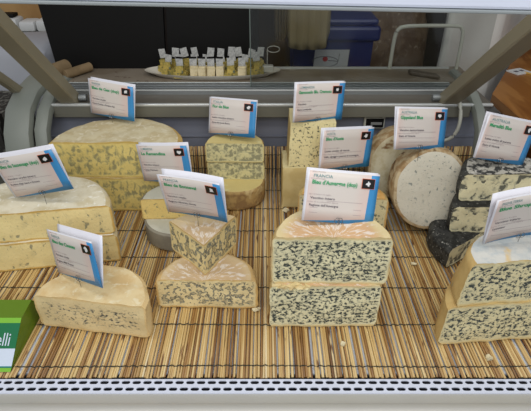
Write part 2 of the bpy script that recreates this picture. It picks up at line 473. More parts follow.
for s in (.022, .121, .226, .330, .434, .535, .628, .70, .74):
    bm = bmesh.new(); pts = []; y, z = mat_path(s); y2, z2 = mat_path(s + .01)
    d = Vector((0, y2 - y, z2 - z)).normalized(); nr = Vector((0, -d.z, d.y)); ph = random.random() * 6
    for i in range(273):
        xx = -.70 + i * .005
        p_ = Vector((xx, y, z)) + nr * (.0028 + .0009 * math.sin(i * 1.9)) + d * (.0015 * math.sin(xx * 9 + ph) + .0011 * math.sin(i * 2.3))
        pts.append(p_)
    tube(bm, pts, .0010, 5); mesh_obj('binding_thread', bm, M['thread'], mat_root)

# ------------------------------------------------ cheeses
Z0 = .0036
def cheese(bm, mats, loc, rz, label, group=None, rot=None):
    o = mesh_obj('blue_cheese', bm, mats, None, True, loc, rot or (0, 0, R(rz)))
    return tag(o, label, 'cheese', group)
# bleu d'Auvergne, centre
auv = paste('centre paste', (212, 204, 166), (196, 190, 154), (112, 122, 112), (36, 50, 54), 150, .495, .05, (.9, 1, 1.15), .106, .102, (208, 186, 134), .004, .010, 26, .10, .95, hs=.55)
auv_s = two('centre rind side', (206, 182, 128), (190, 160, 104), 30)
def starburst(name, edge, mid, white, r):
    m, nt, b = nmat(name); v, raw = coords(nt)
    sep = nt.nodes.new('ShaderNodeSeparateXYZ'); nt.links.new(raw, sep.inputs[0]); X, Y, Z = sep.outputs
    rad = math_(nt, 'SQRT', math_(nt, 'ADD', math_(nt, 'MULTIPLY', X, X), math_(nt, 'MULTIPLY', Y, Y)))
    rad = math_(nt, 'ADD', rad, math_(nt, 'MULTIPLY', math_(nt, 'SUBTRACT', noi(nt, raw, 22, 3), .5), .03))
    ang = math_(nt, 'ARCTAN2', Y, X); cb = nt.nodes.new('ShaderNodeCombineXYZ')
    nt.links.new(math_(nt, 'MULTIPLY', ang, 3.2), cb.inputs[0]); nt.links.new(math_(nt, 'MULTIPLY', rad, 22), cb.inputs[1])
    k = mix(nt, sstep(nt, rad, r * .62, r * .92), lin(mid), lin(edge))
    n = noi(nt, cb.outputs[0], 2.2, 5, .65, .6)
    k = mix(nt, math_(nt, 'MULTIPLY', math_(nt, 'MULTIPLY', sstep(nt, n, .50, .60), sstep(nt, rad, r * .98, r * .6)), .8), k, lin(white))
    nt.links.new(k, b.inputs['Base Color']); b.inputs['Roughness'].default_value = .7; b.inputs['Specular IOR Level'].default_value = .2
    bump(nt, b, noi(nt, raw, 70, 5, .65), .0015); return m
auv_t = starburst('centre rind top', (208, 190, 144), (198, 162, 122), (222, 214, 204), .103)
cheese(segment(.1015, .101, 0, 180, .005, .0022, 3, crumble=.0016), [auv, auv_s, auv_t], (.1095, .678, Z0), 0, 'lower half wheel of blue cheese in the centre stack, densely veined cut face')
cheese(segment(.1045, .103, 0, 180, .007, .0022, 5, crumble=.0016), [auv, auv_s, auv_t], (.1155, .684, Z0 + .101), -1, 'upper half wheel in the centre stack, orange top with white mould under the big sign')
# crumbled paste squeezed out at the seam
base_o = bpy.data.objects['blue_cheese']
bm = bmesh.new()
vs_all = bmesh.ops.create_icosphere(bm, subdivisions=4, radius=1)['verts']
for v in vs_all:
    q = Vector((v.co.x * .030, v.co.y * .006, v.co.z * .0065)); v.co = q + noise.noise_vector(q * 150) * .006 + noise.noise_vector(q * 400) * .002
    v.co += Vector((-.060, -.0005, .0985))
mesh_obj('crumbled_edge', bm, auv, base_o, True)
# front left
cau = paste('front left paste', (206, 184, 138), (190, 172, 128), (110, 120, 116), (46, 60, 66), 130, .545, .04, (.85, 1, 1.2), .108, .078, (214, 184, 128), .004, .026, 14, .12, .9, hs=.5)
cau_s = two('front left rind', (212, 184, 132), (222, 200, 152), 20)
cau_t = two('front left top', (214, 194, 150), (204, 176, 126), 20, c3=(220, 206, 170), s3=50)
cheese(segment(.108, .078, 0, 180, .008, .003, 8, crumble=.001), [cau, cau_s, cau_t], (-.322, .664, Z0), -9, 'single cream half wheel at the front left with a sparsely veined cut face')
# E and D
que = paste('beaded paste', (210, 192, 146), (198, 182, 134), (84, 100, 106), (40, 54, 62), 100, .52, .028, (1, 1, 1.1), .099, .074, (202, 166, 102), .004, .012, 16, .10, .85, rings=True)
que_s = two('beaded rind', (200, 168, 112), (178, 150, 106), 26)
que_t = starburst('beaded top', (200, 178, 138), (186, 160, 124), (216, 208, 196), .1)
cheese(segment(.099, .072, 0, 180, .012, .003, 12, crumble=.001), [que, que_s, que_t], (-.1145, .7275, Z0), -1, 'half wheel left of the centre stack with a wedge standing on its top')
que2 = paste('wedge paste', (210, 192, 142), (198, 180, 126), (84, 100, 106), (40, 54, 62), 85, .505, .03, (1, 1, .8), .12, .074, (206, 176, 116), .004, .010, 16, .10, .85, rings=True)
cheese(segment(.116, .074, 62, 133, .006, .0018, 14), [que2, que_s, que_t], (-.1155, .740, Z0 + .072), 0, 'blue cheese wedge with its point to the front, standing on a half wheel')
# A back left
gex = paste('back left paste', (208, 188, 116), (194, 174, 104), (124, 130, 104), (84, 96, 88), 75, .53, .05, (1, 1, .7), .163, .097, (196, 166, 92), .004, .012, 10, .09, .85, hs=.75, cs=.6)
gex_s = two('back left rind', (190, 160, 96), (168, 138, 84), 20)
gex_t = two('back left top', (204, 192, 158), (190, 174, 136), 24, c3=(214, 204, 176), s3=50)
cheese(segment(.163, .097, 0, 180, .008, .0025, 20), [gex, gex_s, gex_t], (-.366, 1.085, Z0), 0, 'lower of the two large yellow half wheels at the back left')
cheese(segment(.163, .097, 0, 180, .014, .0025, 22), [gex, gex_s, gex_t], (-.364, 1.087, Z0 + .097), 0, 'upper of the two large yellow half wheels at the back left, grey-blue mottled')
# B left
sas = paste('left paste', (212, 194, 140), (202, 182, 126), (150, 146, 116), (108, 114, 100), 55, .60, .05, (1.1, 1, .7), .168, .072, (196, 158, 84), .004, .008, 9, .08, .7)
sas_t = two('left white top', (214, 206, 182), (196, 184, 152), 18, c3=(226, 222, 208), s3=60, bmp=.0016)
sas_s = two('left white rind', (206, 198, 172), (190, 172, 130), 22)
cheese(segment(.168, .072, 0, 180, .008, .0022, 31), [sas, sas_s, sas_t], (-.490, .852, Z0), 9, 'lower of two big white-rinded half wheels at the left edge')
cheese(segment(.168, .072, 0, 180, .012, .0022, 33), [sas, sas_s, sas_t], (-.493, .857, Z0 + .072), 9, 'upper white-topped half wheel at the left edge below the large tilted sign')
# F small grey rinded halves
rma = paste('small yellow paste', (210, 186, 118), (200, 174, 106), (128, 128, 100), (86, 96, 88), 75, .59, .04, (1, 1, 1), .085, .057, (190, 160, 96), .003, .008, 12, .08, .7)
rmt = two('grey white top', (174, 172, 156), (188, 186, 172), 14, bmp=.0005)
rms = two('grey rind', (124, 118, 104), (140, 134, 118), 18, bmp=.0005)
cheese(segment(.083, .048, 180, 360, .006, .001, 41), [rma, rms, rmt], (-.206, .990, Z0), 0, 'smooth grey-rinded half wheel with its curved side to the front, below a yellow one')
cheese(segment(.084, .056, 0, 180, .008, .0012, 43), [rma, rms, rmt], (-.206, .975, Z0 + .048), 2, 'small yellow half wheel with pale grey top on the smooth grey-rinded one')
# G stack of three
flo = paste('grey green paste', (204, 196, 146), (188, 180, 134), (122, 130, 116), (58, 70, 72), 75, .49, .06, (1, 1, 1), .075, .055, (206, 188, 126), .002, .005, 24, .10, .85, hs=.6, cs=.7)
flo_s = two('tan mottled rind', (182, 152, 98), (146, 116, 76), 40, c3=(196, 172, 122), s3=30)
cheese(segment(.0745, .055, 180, 360, .004, .0016, 51), [flo, flo_s, flo], (-.076, 1.158, Z0), 0, 'bottom half wheel of the back stack of three, tan curved rind facing front')
cheese(segment(.0745, .055, 0, 180, .004, .0016, 53), [flo, flo_s, flo_s], (-.078, 1.150, Z0 + .055), 0, 'middle half wheel of the back stack of three, with a few dark blue spots')
cheese(segment(.0745, .055, 0, 180, .004, .0016, 55), [flo, flo_s, flo], (-.079, 1.146, Z0 + .110), -1, 'top half wheel of the back stack of three, speckled on its top')
# H blocks
gam = paste('tall block paste', (208, 196, 148), (200, 188, 140), (116, 124, 104), (40, 52, 56), 120, .585, .03, (1, 1, 1), None, None, None, .003, .01, 22, .10, .85)
gam_p = two('pale uncut side', (206, 186, 132), (196, 174, 118), 20)
gam_l = two('block rind', (204, 180, 122), (190, 164, 104), 18)
gam_t = two('block top', (212, 198, 152), (204, 190, 142), 16)
cheese(block(.135, .105, .117, 3), [gam_p, gam_l, gam_t], (.110, 1.155, Z0), 0, 'plain cream cheese block under the tall spotted block at the back')
cheese(block(.117, .105, .118, 5, taper=.05), [gam, gam_l, gam_t], (.1155, 1.160, Z0 + .117), 0, 'tall pale block spotted dark blue, highest cheese at the back')
# I behind centre
eli = paste('behind paste', (200, 190, 150), (188, 178, 138), (120, 128, 112), (70, 82, 80), 80, .56, .04, (1, 1, 1), .107, .095, (200, 160, 96), .004, .01)
eli_t = two('orange top', (206, 162, 96), (196, 148, 80), 20, c3=(216, 186, 128), s3=40)
cheese(segment(.107, .095, 0, 180, .012, .002, 61), [eli, gam_l, eli_t], (.184, 1.000, Z0), -7, 'orange-topped half wheel mostly hidden behind the centre stack')
# J, K drums
gipf = paste('white drum face', (184, 179, 164), (172, 166, 148), (150, 156, 144), (96, 108, 106), 110, .62, .03, (1, 1, 1), None, None, None, .003, .01, 14, .05, .7)
gipr = two('brown drum rind', (150, 122, 84), (184, 166, 132), 34, c3=(98, 76, 52), s3=26, t3=(.56, .66), bmp=.002)
gipj = two('grey white drum face', (200, 192, 164), (184, 172, 138), 26, c3=(120, 88, 54), s3=16, t3=(.56, .66), bmp=.002)
cheese(drum(.088, .099, .075, 3), [gipf, gipr], (.384, .990, .1225), 0, 'pale round cheese face with brown rind, leaning, right of the reed aisle', rot=(R(-15), 0, R(-3)))
cheese(drum(.088, .094, .075, 6), [gipj, gipr], (.348, 1.120, .1165), 0, 'second drum cheese with brown-patched face, leaning behind the pale round one', rot=(R(-12), 0, R(-2)))
# L dark rinded
mer = paste('dark rind paste', (206, 198, 162), (192, 184, 148), (112, 120, 112), (44, 52, 56), 48, .53, .035, (1, 1, .9), .125, .07, (90, 86, 74), .002, .006, 14, .10, .85, hs=.6)
mer_s = two('black rind', (40, 40, 38), (66, 66, 62), 60, c3=(150, 150, 142), s3=130, t3=(.60, .68), bmp=.003)
mer_d = two('dark mottled ledge', (56, 56, 54), (36, 36, 34), 70, c3=(140, 138, 130), s3=110, t3=(.60, .68), bmp=.002)
mer_t = two('black and white mottled top', (176, 172, 160), (60, 60, 58), 70, .45, .55, c3=(196, 192, 182), s3=60, bmp=.002)
cheese(segment(.116, .050, -40, 160, .010, .003, 71), [mer, mer_s, mer_d], (.492, .915, Z0), 55, 'bottom black-rinded half wheel of the right-hand stack')
cheese(segment(.112, .068, 0, 180, .010, .003, 73), [mer, mer_s, mer_d], (.526, .914, Z0 + .050), -2, 'middle black-rinded half wheel of the right-hand stack, front corner cut away')
cheese(segment(.110, .070, 0, 180, .012, .003, 75), [mer, mer_s, mer_t], (.538, .940, Z0 + .118), 0, 'top half wheel of the right-hand stack, black and white mottled upper surface')
# M front right
shr = paste('front right paste', (206, 194, 152), (190, 180, 140), (118, 128, 118), (40, 54, 60), 145, .50, .05, (.9, 1, 1.1), .100, .094, (212, 188, 132), .004, .012, 24, .12, .95, hs=.5)
shr_s = two('front right rind', (204, 176, 116), (188, 156, 98), 16, c3=(160, 150, 116), s3=14, t3=(.62, .72))
shr_t = two('blue white top', (198, 197, 190), (176, 182, 182), 30, c3=(206, 180, 130), s3=16, t3=(.52, .64), bmp=.002)
cheese(segment(.097, .094, 0, 180, .010, .0024, 81, crumble=.0016, taper=.05), [shr, shr_s, shr_s], (.4120, .640, Z0), 5, 'lower half wheel of the front right stack')
cheese(segment(.102, .094, 0, 180, .006, .0024, 83, crumble=.0016, taper=.15), [shr, shr_s, shr_t], (.429, .644, Z0 + .094), 6, 'upper half wheel of the front right stack, blue-white mould on top')
# crumbs
crm = two('crumb', (214, 202, 168), (196, 184, 150), 90)
for i, (x_, y_, s_, lab) in enumerate(((.398, .6, .0075, 'cheese crumb in front of the front right stack'), (.330, .862, .007, 'pale crumb on the reeds below the leaning drum cheese'),
                          (.054, 1.085, .009, 'flat crumb at the foot of the cream cheese block'), (.143, .633, .006, 'small crumb on the reeds in front of the centre stack'),
                          (-.018, .722, .008, 'crumb by the right corner of the half wheel carrying a wedge'))):
    bm = bmesh.new(); bmesh.ops.create_icosphere(bm, subdivisions=2, radius=s_)
    for v in bm.verts: v.co = jig(Vector((v.co.x, v.co.y * .8, v.co.z * .35)), .004, 160, i + 3)
    tag(mesh_obj('cheese_crumb', bm, crm, None, False, (x_, y_, Z0 + s_ * .22)), lab, 'crumb')

# ------------------------------------------------ signs
m, nt, b = nmat('printed card'); uv = nt.nodes.new('ShaderNodeUVMap')
sp = nt.nodes.new('ShaderNodeSeparateXYZ'); nt.links.new(uv.outputs[0], sp.inputs[0]); U, V_ = sp.outputs[0], sp.outputs[1]
band = math_(nt, 'MAXIMUM', math_(nt, 'MULTIPLY', math_(nt, 'GREATER_THAN', U, math_(nt, 'ADD', math_(nt, 'MULTIPLY', V_, .02), .865)), math_(nt, 'LESS_THAN', V_, .965)),
             math_(nt, 'LESS_THAN', V_, math_(nt, 'MULTIPLY', U, .115)))
dd = math_(nt, 'MINIMUM', math_(nt, 'SUBTRACT', .86, U), math_(nt, 'MINIMUM', math_(nt, 'SUBTRACT', V_, .02), U))
k = mix(nt, sstep(nt, dd, 0, .22), lin((208, 188, 180)), lin((206, 198, 190)))
k = mix(nt, math_(nt, 'LESS_THAN', math_(nt, 'MINIMUM', math_(nt, 'SUBTRACT', 1, V_), U), .03), k, lin((216, 216, 222)))
k = mix(nt, band, k, lin((58, 136, 190)))
nt.links.new(k, b.inputs['Base Color']); b.inputs['Roughness'].default_value = .35
M['card'] = m; M['paper'] = plain('white card', (218, 218, 226), .5)
M['green'] = plain('green ink', (40, 152, 96), .5); M['teal'] = plain('teal ink', (110, 148, 150), .5)
M['ink'] = plain('dark ink', (96, 88, 96), .5); M['faint'] = plain('faint ink', (160, 142, 146), .5)
M['orange'] = plain('orange outline', (216, 108, 58), .5); M['sqblack'] = plain('black square', (14, 12, 12), .4)
M['sqwhite'] = plain('white mark', (215, 215, 215), .5)
def text_bm(bm, s, size, x, z, width=None, bold=0, spacing=1):
    cu = bpy.data.curves.new('t', 'FONT'); cu.body = s; cu.size = size; cu.offset = bold; cu.space_character = spacing
    cu.resolution_u = 2; o = bpy.data.objects.new('t', cu); col.objects.link(o)
    bpy.context.view_layer.update()
    me = bpy.data.meshes.new_from_object(o.evaluated_get(bpy.context.evaluated_depsgraph_get()))
    mx = max((v.co.x for v in me.vertices), default=1); k_ = (width / mx) if width else 1
    vs = [bm.verts.new((x + v.co.x * k_, 0, z + v.co.y)) for v in me.vertices]
    for p_ in me.polygons:
        try: bm.faces.new([vs[i] for i in p_.vertices])
        except ValueError: pass
    bpy.data.objects.remove(o); bpy.data.curves.remove(cu); bpy.data.meshes.remove(me)
def sign(title, tw, country, cw, l1, l2, W, Hc, eul, loc, bend, label, ztop, side=1, splay=.010, seed=0):
    root = thing('cheese_sign', label, 'sign', loc, tuple(R(a) for a in eul), 'printed name cards on the cheeses')
    def bendf(bm, off):
        for v in bm.verts: v.co.y += bend * ((v.co.x / (W / 2)) ** 2) + off * .9
        return bm
    # front card
    bm = bmesh.new(); uvl = bm.loops.layers.uv.new('UVMap'); nx = 14
    g = [[bm.verts.new((-W / 2 + W * i / nx, 0, Hc * j / 4)) for j in range(5)] for i in range(nx + 1)]
    for i in range(nx):
        for j in range(4):
            f = bm.faces.new((g[i][j], g[i + 1][j], g[i + 1][j + 1], g[i][j + 1]))
            for lp, (a, c) in zip(f.loops, ((i, j), (i + 1, j), (i + 1, j + 1), (i, j + 1))): lp[uvl].uv = (a / nx, c / 4)
    bendf(bm, 0); o = mesh_obj('card', bm, M['card'], root, True)
    sd = o.modifiers.new('s', 'SOLIDIFY'); sd.thickness = .0005; sd.offset = -1 if False else 1; o['label'] = 'printed front card with blue border'
    for p_ in o.data.polygons: pass
    sd.offset = -1
    # white backing leaf, splayed at the top
    bm = bmesh.new(); g = [[bm.verts.new((-W / 2 + W * i / nx, .0015 + splay * j / 4, Hc * j / 4 + (.001 if j == 4 else 0))) for j in range(5)] for i in range(nx + 1)]
    for i in range(nx):
        for j in range(4): bm.faces.new((g[i][j], g[i + 1][j], g[i + 1][j + 1], g[i][j + 1]))
    bendf(bm, 0); o = mesh_obj('backing_card', bm, M['paper'], root, True)
    sd = o.modifiers.new('s', 'SOLIDIFY'); sd.thickness = .0005; sd.offset = -1
    L = -W / 2
    bm = bmesh.new(); text_bm(bm, title, Hc * .108, L + W * .075, Hc * .725, W * tw, .00030); mesh_obj('title_text', bendf(bm, -.0009), M['green'], root)
    bm = bmesh.new(); text_bm(bm, country, Hc * .085, L + W * .085, Hc * .855, W * cw, .00005); mesh_obj('country_text', bendf(bm, -.0009), M['teal'], root)
    bm = bmesh.new()
    for s_, x_, z_, w_ in (('paese di origine', .07, .95, .17), ('nome del formaggio', .05, .82, .20), ('tipo di latte e di caglio', .05, .52, .30), ('zona di produzione tipica', .04, .375, .42)):
        text_bm(bm, s_, Hc * .032, L + W * x_, Hc * z_, W * w_)
    for z_ in (.41, .27, .17):
        vs = [bm.verts.new((L + W * a, 0, Hc * c)) for a, c in ((.30 if z_ == .41 else .08, z_), (.80, z_), (.80, z_ + .006), (.30 if z_ == .41 else .08, z_ + .006))]; bm.faces.new(vs)
    mesh_obj('small_print', bendf(bm, -.0009), M['faint'], root)
    bm = bmesh.new(); text_bm(bm, l1, Hc * .062, L + W * .075, Hc * .44, W * .024 * len(l1), .0001); text_bm(bm, l2, Hc * .062, L + W * .07, Hc * .30, W * .019 * len(l2), .0001)
    mesh_obj('milk_text', bendf(bm, -.0009), M['ink'], root)
    # black square with mark
    ex, ez, hw, hh = L + W * .848, Hc * .80, W * .088, Hc * .092
    bm = bmesh.new()
    def rect(q, yo, mi):
        f = bm.faces.new([bm.verts.new((ex + a * (hw + q), yo, ez + c * (hh + q))) for a, c in ((-1, -1), (1, -1), (1, 1), (-1, 1))]); f.material_index = mi
    rect(.0007, -.0001, 0); rect(0, -.0004, 1)
    eo = mesh_obj('emblem_square', bendf(bm, -.0009), [M['orange'], M['sqblack']], root)
    bm = bmesh.new(); rnd = random.Random(seed); n = 11
    bm.faces.new([bm.verts.new((ex + math.cos(k_ * 2 * math.pi / n) * hw * .45 * (rr_ := rnd.uniform(.5, 1.15)), -.0006, ez + math.sin(k_ * 2 * math.pi / n) * hh * .62 * rr_)) for k_ in range(n)])
    mesh_obj('emblem_mark', bendf(bm, -.0009), M['sqwhite'], eo)
    # wire clip: two loops holding the card and a pin going into the cheese
    bm = bmesh.new(); inv = Euler(tuple(R(a) for a in eul)).to_matrix().inverted()
    down = inv @ Vector((0, 0, -1)); dep = max(.012, loc[2] - ztop + .012)
    for dx in (-.003, .003):
        pts = [Vector((dx + .0045 * math.cos(a), -.0018, .004 + .0055 * math.sin(a))) for a in [2 * math.pi * i / 12 for i in range(13)]]
        tube(bm, pts, .0005, 5, False)
    tube(bm, [Vector((0, -.0018, -.001)), Vector((0, -.001, -.003)), Vector((0, 0, -.003)) + down * dep], .0006, 5)
    mesh_obj('wire_clip', bm, M['chrome'], root)
    return root
W0, H0 = .132, .092
sign('Bleu de Gex (dop)', .62, 'FRANCIA', .20, 'Vaccino crudo', 'Franca Contea e Rodano Alpi', W0, H0, (-6.2, 2.4, -19.9), (-.3983, 1.2072, .2122), .002, 'name card reading Bleu de Gex on the big yellow half wheels at the back left', .186, seed=1)
sign('La Ramandina', .50, 'LOMBARDIA', .25, 'Vaccino intero', 'Cuneo, Piemonte', W0, H0, (-5, -8.6, -18.2), (-.2307, 1.0146, .1294), .003, 'name card on the small grey-topped yellow half wheel, partly hidden by another card', .108, seed=2)
sign('Bleu de Bonneval', .52, 'FRANCIA', .24, 'Vaccino crudo', 'Regione Alvernia, Savoia', W0, H0, (8.6, -3.4, -22.4), (-.1321, .8034, .1727), -.003, 'name card above the point-forward wedge, white leaf showing along its top', .150, seed=3, splay=.016)
sign('Bleu du Sassenage (dop)', .64, 'FRANCIA', .20, 'Vaccino crudo intero', 'Rodano Alpi, Isere e Drome', .140, .100, (6.2, -12.7, -6.8), (-.4635, .8867, .1734), .002, 'large tilted name card at the left edge reading Bleu du Sassenage', .143, seed=4, splay=.012)
sign('Bleu des Causses', .52, 'FRANCIA', .20, 'Vaccino crudo', 'Regione Midi Pirenei', W0, H0, (-5.9, -10, -33.1), (-.3444, .7013, .0984), .0, 'turned name card on the single front left half wheel', .078, seed=5, splay=.022)
sign('Flor de Blue', .36, 'ITALIA', .22, 'Latte vaccino intero', 'Zona dei monti Berici', W0, H0, (-17.9, -4, -23.1), (-.0884, 1.1601, .1823), .002, 'name card on the back stack of three speckled half wheels', .165, seed=6, splay=.004)
sign('Gamonedo Blu. Cremoso', .66, 'LOMBARDIA', .30, 'Vaccino', 'Bassa Lombardia', W0, H0, (-6.7, 5.4, 21.4), (.1251, 1.1196, .2392), -.002, 'name card stuck on the tall spotted block at the back', .238, seed=7, splay=.004)
sign("Bleu d'Aosta", .34, 'AOSTA', .16, 'Latte crudo di vacca', 'Valle, alpeggi e pascoli di montagna', .140, .100, (-7.3, 6.4, 20.6), (.1923, 1.0719, .1352), 0, 'name card between the tall block and the drum cheeses, behind the centre card', .098, seed=8, splay=.008)
sign("Bleu d'Auvergne (dop)", .62, 'FRANCIA', .26, 'Vaccino intero', "Regione dell'Auvergne", W0, H0, (-20.6, 9, 6.6), (.1285, .7236, .2107), .003, "large centre name card reading Bleu d'Auvergne (dop)", .198, seed=9, splay=.007)
sign('Gippsland Blue', .44, 'AUSTRALIA', .30, 'Vaccino pastorizzato', 'Stato di Victoria', W0, H0, (-18.2, 7.5, 17.5), (.3462, 1.0096, .217), 0, 'name card reading Gippsland Blue above the leaning drum cheeses', .2, seed=10, splay=.008)
sign('Meredith Blue', .42, 'AUSTRALIA', .34, 'Latte ovino di pecora', 'Stato di Victoria', .138, .098, (-9.8, 15.3, 13.9), (.512, .967, .2063), .003, 'name card reading Meredith Blue on the black-rinded stack', .186, seed=11, splay=.008)
sign('Blue Shropshire', .60, 'INGHILTERRA', .26, 'Vaccino intero', 'Leicester', .140, .098, (8.2, -3.8, 7.9), (.4380, .6930, .2040), -.006, 'name card cut off by the right edge, on the blue-white topped front right stack', .187, seed=12, splay=.014)

# ------------------------------------------------ green box at the front left
gb = thing('green_box', 'green and white product box with slanted front lying at the lower left corner', 'box', (-.52, .6, 0))
M['olive'] = plain('olive green card', (92, 122, 20), .35); M['lime'] = plain('lime green card', (118, 176, 52), .35)
M['dgreen'] = plain('dark green card', (14, 104, 62), .35); M['boxwhite'] = plain('box white', (196, 206, 220), .35); M['btl'] = plain('box teal', (30, 120, 120), .35)
bm = bmesh.new()
P = [(.570, .004), (.574, .0035), (.648, .055), (.694, .056), (.712, .030), (.712, .004)]
extrude_x(bm, [(y - .6, z) for y, z in P], -.12, .079); mesh_obj('carton', bm, M['olive'], gb)
def band_(name, t0_, t1_, mt):
    bm = bmesh.new(); a = Vector((0, .570, .004)); c = Vector((0, .648, .055)); d = c - a; nrm = Vector((0, -d.z, d.y)).normalized() * .0006
    p0, p1 = a + d * t0_, a + d * t1_
    vs = [bm.verts.new((x_, q.y - .6 + nrm.y, q.z + nrm.z)) for x_, q in ((-.12, p0), (.079, p0), (.079, p1), (-.12, p1))]
    bm.faces.new(vs); mesh_obj(name, bm, mt, gb)
band_('label_band', .0, .07, M['lime']); band_('label_band', .075, .10, M['btl']); band_('label_band', .10, .42, M['boxwhite'])
band_('label_band', .42, .90, M['dgreen']); band_('label_band', .90, 1.0, M['lime'])
bm = bmesh.new(); text_bm(bm, 'Bonelli', .034, 0, 0, .062, .0001)
a = Vector((0, .570, .004)); c = Vector((0, .648, .055)); d = (c - a).normalized(); nrm = Vector((0, -d.z, d.y))
mx = max(v.co.x for v in bm.verts)
for v in bm.verts:
    q = a + d * (.044 + v.co.z * .95) + nrm * .0012; v.co = Vector((.079 - .012 - mx + v.co.x, q.y - .6, q.z))
mesh_obj('brand_text', bm, M['boxwhite'], gb)

# ------------------------------------------------ sample tray on the counter
tx, ty, tz = -.155, 1.438, .2505
bm = bmesh.new(); n = 64; rings = []
for rr_, z_ in ((0, .003), (.80, .003), (.86, .006), (1.0, .016), (1.015, .0165), (1.0, .0145), (.85, .002), (.80, 0), (0, 0)):
    if rr_ == 0: rings.append([bm.verts.new((0, 0, z_))]); continue
    rings.append([bm.verts.new((.196 * rr_ * math.cos(2 * math.pi * k_ / n), .062 * rr_ * math.sin(2 * math.pi * k_ / n), z_)) for k_ in range(n)])
for A, B in zip(rings, rings[1:]):
    for k_ in range(n):
        k2 = (k_ + 1) % n
        vs = [A[0], B[k_], B[k2]] if len(A) == 1 else ([A[k_], A[k2], B[0]] if len(B) == 1 else [A[k_], B[k_], B[k2], A[k2]])
        bm.faces.new(vs)
bmesh.ops.recalc_face_normals(bm, faces=bm.faces)
tag(mesh_obj('serving_tray', bm, plain('pale tray plastic', (196, 190, 176), .3), None, True, (tx, ty, tz)), 'long oval pale serving tray holding cheese samples on the back counter', 'tray')
smp_y = two('yellow sample cheese', (178, 156, 80), (136, 124, 64), 60, c3=(92, 98, 78), s3=120, t3=(.56, .64))
smp_c = two('cream sample cheese', (206, 192, 156), (188, 172, 130), 60)
M['flag'] = two('printed white flag', (176, 176, 172), (150, 150, 148), 160, c3=(120, 120, 120), s3=420, t3=(.60, .66), bmp=0)
def sample(kind, x_, y_, rz, fh, lab, dark=False, ft=0):
    root = thing('cheese_sample', lab, 'cheese sample', (tx + x_, ty + y_ * .76, tz + .0045), (0, 0, R(rz)), 'cheese samples on the tray')
    bm = bmesh.new()
    if kind == 'y':
        for a_, b_, c_ in ((-.008, 0, 0), (.009, .004, 0), (0, 0, .017)):
            vs = box(bm, a_ - .011, a_ + .011, b_ - .011, b_ + .011, c_, c_ + .018)
    else: box(bm, -.011, .011, -.010, .012, 0, .034, bev=.002)
    for v in bm.verts: v.co = jig(v.co, .004, 90, x_ * 50 + y_ * 9); v.co.z = max(0, v.co.z)
    mesh_obj('cheese_piece', bm, smp_y if kind == 'y' else smp_c, root)
    top = .034
    bm = bmesh.new(); tube(bm, [(0, 0, top - .01), (ft * .3, 0, top + fh * .6)], .0007, 5); mesh_obj('pick', bm, M['chrome'], root)
    bm = bmesh.new(); box(bm, -.010, .010, -.0018, -.0010, 0, .026)
    bmesh.ops.rotate(bm, cent=(0, 0, 0), matrix=Matrix.Rotation(ft * 22, 3, 'Y'), verts=bm.verts)
    bmesh.ops.translate(bm, vec=(ft * .3, 0, top + fh * .6 - .016), verts=bm.verts)
    fo = mesh_obj('paper_flag', bm, M['flag'], root)
    if dark:
        bm = bmesh.new(); box(bm, -.0105, .0105, -.0022, -.0006, .024, .029); bmesh.ops.translate(bm, vec=(0, 0, top + fh * .6 - .016), verts=bm.verts)
        mesh_obj('flag_header', bm, M['black'], fo)
ords = ['first', 'second', 'third', 'fourth', 'fifth', 'sixth', 'seventh', 'eighth', 'ninth', 'tenth', 'eleventh', 'twelfth', 'thirteenth', 'fourteenth']
back = [(-.145, 'y'), (-.112, 'y'), (-.079, 'y'), (-.048, 'y'), (-.010, 'y'), (.022, 'y'), (.052, 'y'), (.082, 'y'), (.112, 'y'), (.140, 'y')]
for i, (x_, kd) in enumerate(back):
    sample(kd, x_ * .98, .036 - abs(x_) * .05, random.uniform(-25, 25), .040 + random.uniform(-.004, .006), 'yellow cheese sample with white flag, %s from left in the rear row of the tray' % ords[i], ft=random.uniform(-.01, .01))
midr = [(-.128, 'y'), (-.094, 'y'), (-.052, 'y'), (-.018, 'y'), (.030, 'y'), (.062, 'y'), (.094, 'y'), (.130, 'y')]
for i, (x_, kd) in enumerate(midr):
    sample(kd, x_, -.004, random.uniform(-25, 25), .022 if i not in (5, 7) else .034, 'yellow cheese sample with white flag, %s from left in the middle row of the tray' % ords[i], ft=random.uniform(-.008, .008))
front = [(-.088, 'y'), (-.050, 'c'), (-.025, 'c'), (.0, 'c'), (.025, 'c'), (.056, 'y'), (.088, 'c')]
for i, (x_, kd) in enumerate(front):
    sample(kd, x_, -.050, random.uniform(-10, 10), .022, '%s cheese sample with dark-topped flag, %s from left in the front row of the tray' % ('cream' if kd == 'c' else 'yellow', ords[i]), dark=i < 5)
# wire ring at the tray's right end
bm = bmesh.new(); tube(bm, [(0, 0, 0), (0, 0, .060)] + [(.018 + .018 * -math.cos(a_), .0, .066 + .009 * math.sin(a_)) for a_ in [i * math.pi / 8 for i in range(0, 17)]], .0012, 6)
bm2 = bm; box(bm2, -.014, .018, -.010, .010, 0, .020, bev=.003)
tag(mesh_obj('toothpick_holder', bm2, plain('clear grey plastic', (170, 168, 158), .3), None, False, (tx + .160, ty + .012, tz + .006)), 'small pale holder with an upright wire ring at the right end of the tray', 'holder')

